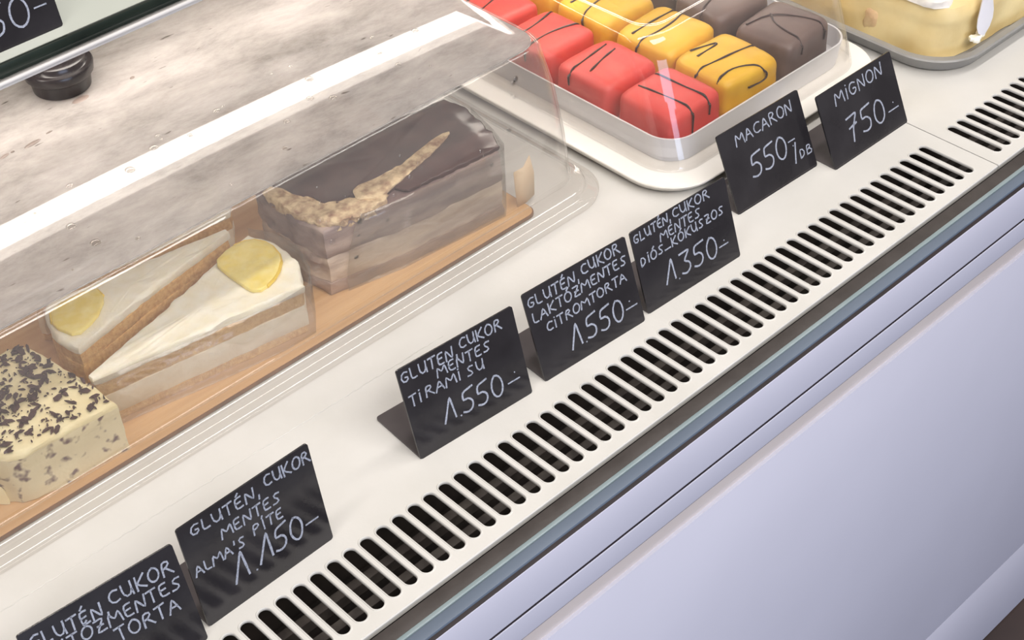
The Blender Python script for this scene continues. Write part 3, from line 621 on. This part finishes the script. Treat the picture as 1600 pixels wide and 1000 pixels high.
def write(bm, s, u0, v0, u1, v1, h, rng):
    adv = [WID.get(c, 1.0) for c in s]; gap = .22; tot = sum(adv)+gap*(len(s)-1); k = (u1-u0)/tot; x = 0
    for c, a in zip(s, adv):
        t = (x+a/2)/tot; bu = u0+x*k; bv = v0+(v1-v0)*t+rng.uniform(-.03, .03)*h; wl_ = a*k; sl = rng.uniform(-.02, .08)*h
        for st_ in FONT[c]:
            pp = [(bu+px*wl_+sl*py+rng.uniform(-.012, .012)*h, bv+py*h+rng.uniform(-.012, .012)*h) for px, py in st_]
            dense = []
            for (x1, y1), (x2, y2) in zip(pp, pp[1:]):
                m_ = max(1, int(math.hypot(x2-x1, y2-y1)/.14))
                for i in range(m_): dense.append((x1+(x2-x1)*i/m_, y1+(y2-y1)*i/m_))
            dense.append(pp[-1])
            if len(dense) > 5:          # round the corners a little like a chalk pen does
                dense = [dense[0]]+[((a_[0]+2*b_[0]+c_[0])/4, (a_[1]+2*b_[1]+c_[1])/4) for a_, b_, c_ in zip(dense, dense[1:], dense[2:])]+[dense[-1]]
            ribbon(bm, dense, .032+.015*h)
        x += a+gap
def price_card(label, px, py, pz, yaw, tilt, W_, H_, foot, lines, seed):
    t = thing('price_card', label, 'price card', (px, py, pz), 'folded black chalk price cards')
    rng = random.Random(seed)
    Rz = Matrix.Rotation(yaw, 4, 'Z'); T = Matrix.Translation((px, py, pz))
    face = T @ Rz @ Matrix.Rotation(-(PI/2-tilt), 4, 'X')       # card leans back about its lower edge
    A = face @ Matrix.Rotation(PI/2, 4, 'X')                     # card plane: x along, y up, z towards the viewer
    th = .10
    def plate(w_, h_, rc, z0, z1, rb):
        pts = []
        for cx, cy, a0, r in ((w_-rc, h_-rc, 0, rc), (rc, h_-rc, 90, rc), (rb, rb, 180, rb), (w_-rb, rb, 270, rb)):
            for i in range(6): a = math.radians(a0+18*i); pts.append((cx+r*math.cos(a), cy+r*math.sin(a)))
        return [[(x, y, z0) for x, y in pts], [(x, y, z1) for x, y in pts]]
    bm = BM(); loft(bm, plate(W_, H_, .14, -th, 0, .16), True, True); bmesh.ops.transform(bm, matrix=A, verts=bm.verts); child('panel', bm, M['sign'], t, angle=30)
    bm = BM(); fo = plate(W_-.04, foot, .2, .0, th, .03); loft(bm, fo, True, True)
    bmesh.ops.transform(bm, matrix=T @ Rz @ Matrix.Translation((.02, .04, .0)), verts=bm.verts); child('foot', bm, M['signfootlit'], t, angle=30)
    bm = BM()
    for l in lines: write(bm, *l, rng)
    bmesh.ops.transform(bm, matrix=A @ Matrix.Translation((0, 0, .004)), verts=bm.verts)
    child('chalk_lettering', bm, M['chalk'], t, smooth=False)
    return t
CARDS = [
 ('black card chalked TORTA with lactose line, nearest card at the bottom left', (-8.0, 4.24, -0.05, 1.3, 7.39, 5.4), 3.85, [('GLUTÉN,', 0.32, 4.43, 3.87, 3.98, 0.66), ('CUKOR', 3.97, 4.25, 7.03, 4.07, 0.70), ('LAKTÓZMENTES', -0.0, 3.55, 7.15, 3.17, 0.64), ('TORTA', 3.71, 2.45, 6.72, 2.19, 0.7)]),
 ("black card chalked ALMA'S PÍTE 1.150, second from the bottom left", (-.227, 4.361, .019, 1.414, 7.294, 5.862), 3.85, [('GLUTÉN,', 0.55, 5.04, 4.34, 4.82, 0.6), ('CUKOR', 4.61, 5.05, 7.2, 4.87, 0.66), ('MENTES', 1.92, 3.96, 5.23, 3.87, 0.6), ("ALMA'S", 0.2, 2.94, 2.94, 2.85, 0.59), ('PÍTE', 3.41, 3.06, 5.08, 2.99, 0.55), ('1', 2.2, 1.32, 2.75, 1.25, 1.5), ('.', 3.0, 1.2, 3.15, 1.2, .5), ('1', 3.6, 1.45, 4.1, 1.35, 1.45), ('50', 4.25, 1.4, 5.9, 1.25, 1.35), ('-', 6.08, 1.75, 6.8, 1.66, 0.37)]),
 ('black card chalked TIRAMISU 1.550, alone with its foot showing at left', (13.391, 5.395, -.068, 1.288, 7.328, 5.23), 3.85, [('GLUTEN,', 0.12, 4.4, 3.59, 4.26, 0.62), ('CUKOR', 3.72, 4.50, 6.42, 4.36, 0.60), ('MENTES', 2.13, 3.70, 5.51, 3.60, 0.56), ('Ti', 0.26, 2.99, 0.97, 2.99, 0.61), ('RAMi', 1.21, 3.05, 3.42, 2.93, 0.58), ('SU', 3.77, 2.84, 4.86, 2.85, 0.57), ('1', 2.15, 1.21, 2.65, 1.12, 1.25), ('.', 2.8, 1.05, 2.95, 1.05, .4), ('550', 3.06, 1.02, 5.7, 0.85, 1.26), ('-', 6.0, 1.23, 6.76, 1.23, 0.29), ('.', 6.48, 1.68, 6.59, 1.68, 0.29)]),
 ('black card chalked CITROMTORTA 1.550, between the tiramisu and coconut cards', (21.733, 4.972, -.057, 1.221, 7.28, 5.153), 3.75, [('GLUTÉN,', 0.15, 4.26, 3.75, 4.23, 0.58), ('CUKOR', 3.93, 4.40, 6.72, 4.45, 0.60), ('LAKTÓZMENTES', 0.26, 3.35, 7.0, 3.66, 0.56), ('CiTROMTORTA', 0.91, 2.5, 6.69, 2.78, 0.53), ('1', 2.45, 0.94, 2.95, 0.85, 1.32), ('.', 3.1, .8, 3.25, .8, .4), ('550', 3.33, 0.85, 5.99, 0.75, 1.28), ('-', 6.2, 1.21, 7.0, 1.14, 0.3), ('.', 6.48, 1.57, 6.58, 1.58, 0.3)]),
 ('black card chalked DIÓS-KÓKUSZOS 1.350, in front of the white plate corner', (29.512, 4.775, -.039, 1.237, 7.468, 4.992), 3.75, [('GLUTÉN,', 0.12, 4.22, 3.02, 4.36, 0.52), ('CUKOR', 3.15, 4.38, 6.05, 4.36, 0.55), ('MENTES', 1.96, 3.55, 5.15, 3.63, 0.55), ('DiÓS-KÓKUSZOS', 0.26, 2.82, 6.87, 3.02, 0.52), ('1', 2.0, 1.12, 2.5, 1.0, 1.31), ('.', 2.62, .9, 2.76, .9, .4), ('350', 2.9, 0.94, 5.83, 0.80, 1.32), ('-', 6.01, 1.19, 6.72, 1.22, 0.29), ('.', 6.41, 1.48, 6.51, 1.49, 0.29)]),
 ('black card chalked MACARON 550, below the white plate of iced cubes', (39.85, 7.03, -.028, 1.126, 7.24, 5.001), 2.85, [('MACARON', 1.32, 3.80, 6.4, 3.95, 0.71), ('550', 1.9, 1.45, 5.1, 1.50, 1.42), ('-', 5.37, 2.29, 5.94, 2.33, 0.34), ('.', 5.61, 1.97, 5.75, 1.97, 0.28), ('/', 5.5, 0.99, 5.87, 1.01, 1.08), ('DB', 6.03, 0.99, 7.12, 0.97, 0.57)]),
 ('black card chalked MIGNON 750, last card before the deck seam', (47.414, 5.70, -.005, 1.123, 7.377, 4.805), 3.7, [('MiGNON', 1.49, 3.60, 6.22, 3.70, 0.79), ('750', 1.95, 1.15, 5.54, 0.95, 1.52), ('-', 5.88, 1.27, 6.88, 1.29, 0.35), ('.', 6.41, 1.71, 6.57, 1.72, 0.29)]),
]
for i, (lab, p, ft, ln) in enumerate(CARDS):
    price_card(lab, p[0], p[1], .0, p[2], p[3], p[4], p[5], ft, ln, i+5)
price_card('black card with a chalked price ending in 50 on the upper glass shelf', 3.3, 27.55, ZS+1.0, -.0, 1.36, 7.35, 5.2, 3.85,
           [('50', 3.5, .75, 5.9, .65, 1.5), ('-', 6.2, 1.3, 6.85, 1.35, .35), ('.', 6.55, 1.85, 6.7, 1.85, .3)], 30)

for o in D.objects:
    if '_o' in o: del o['_o']
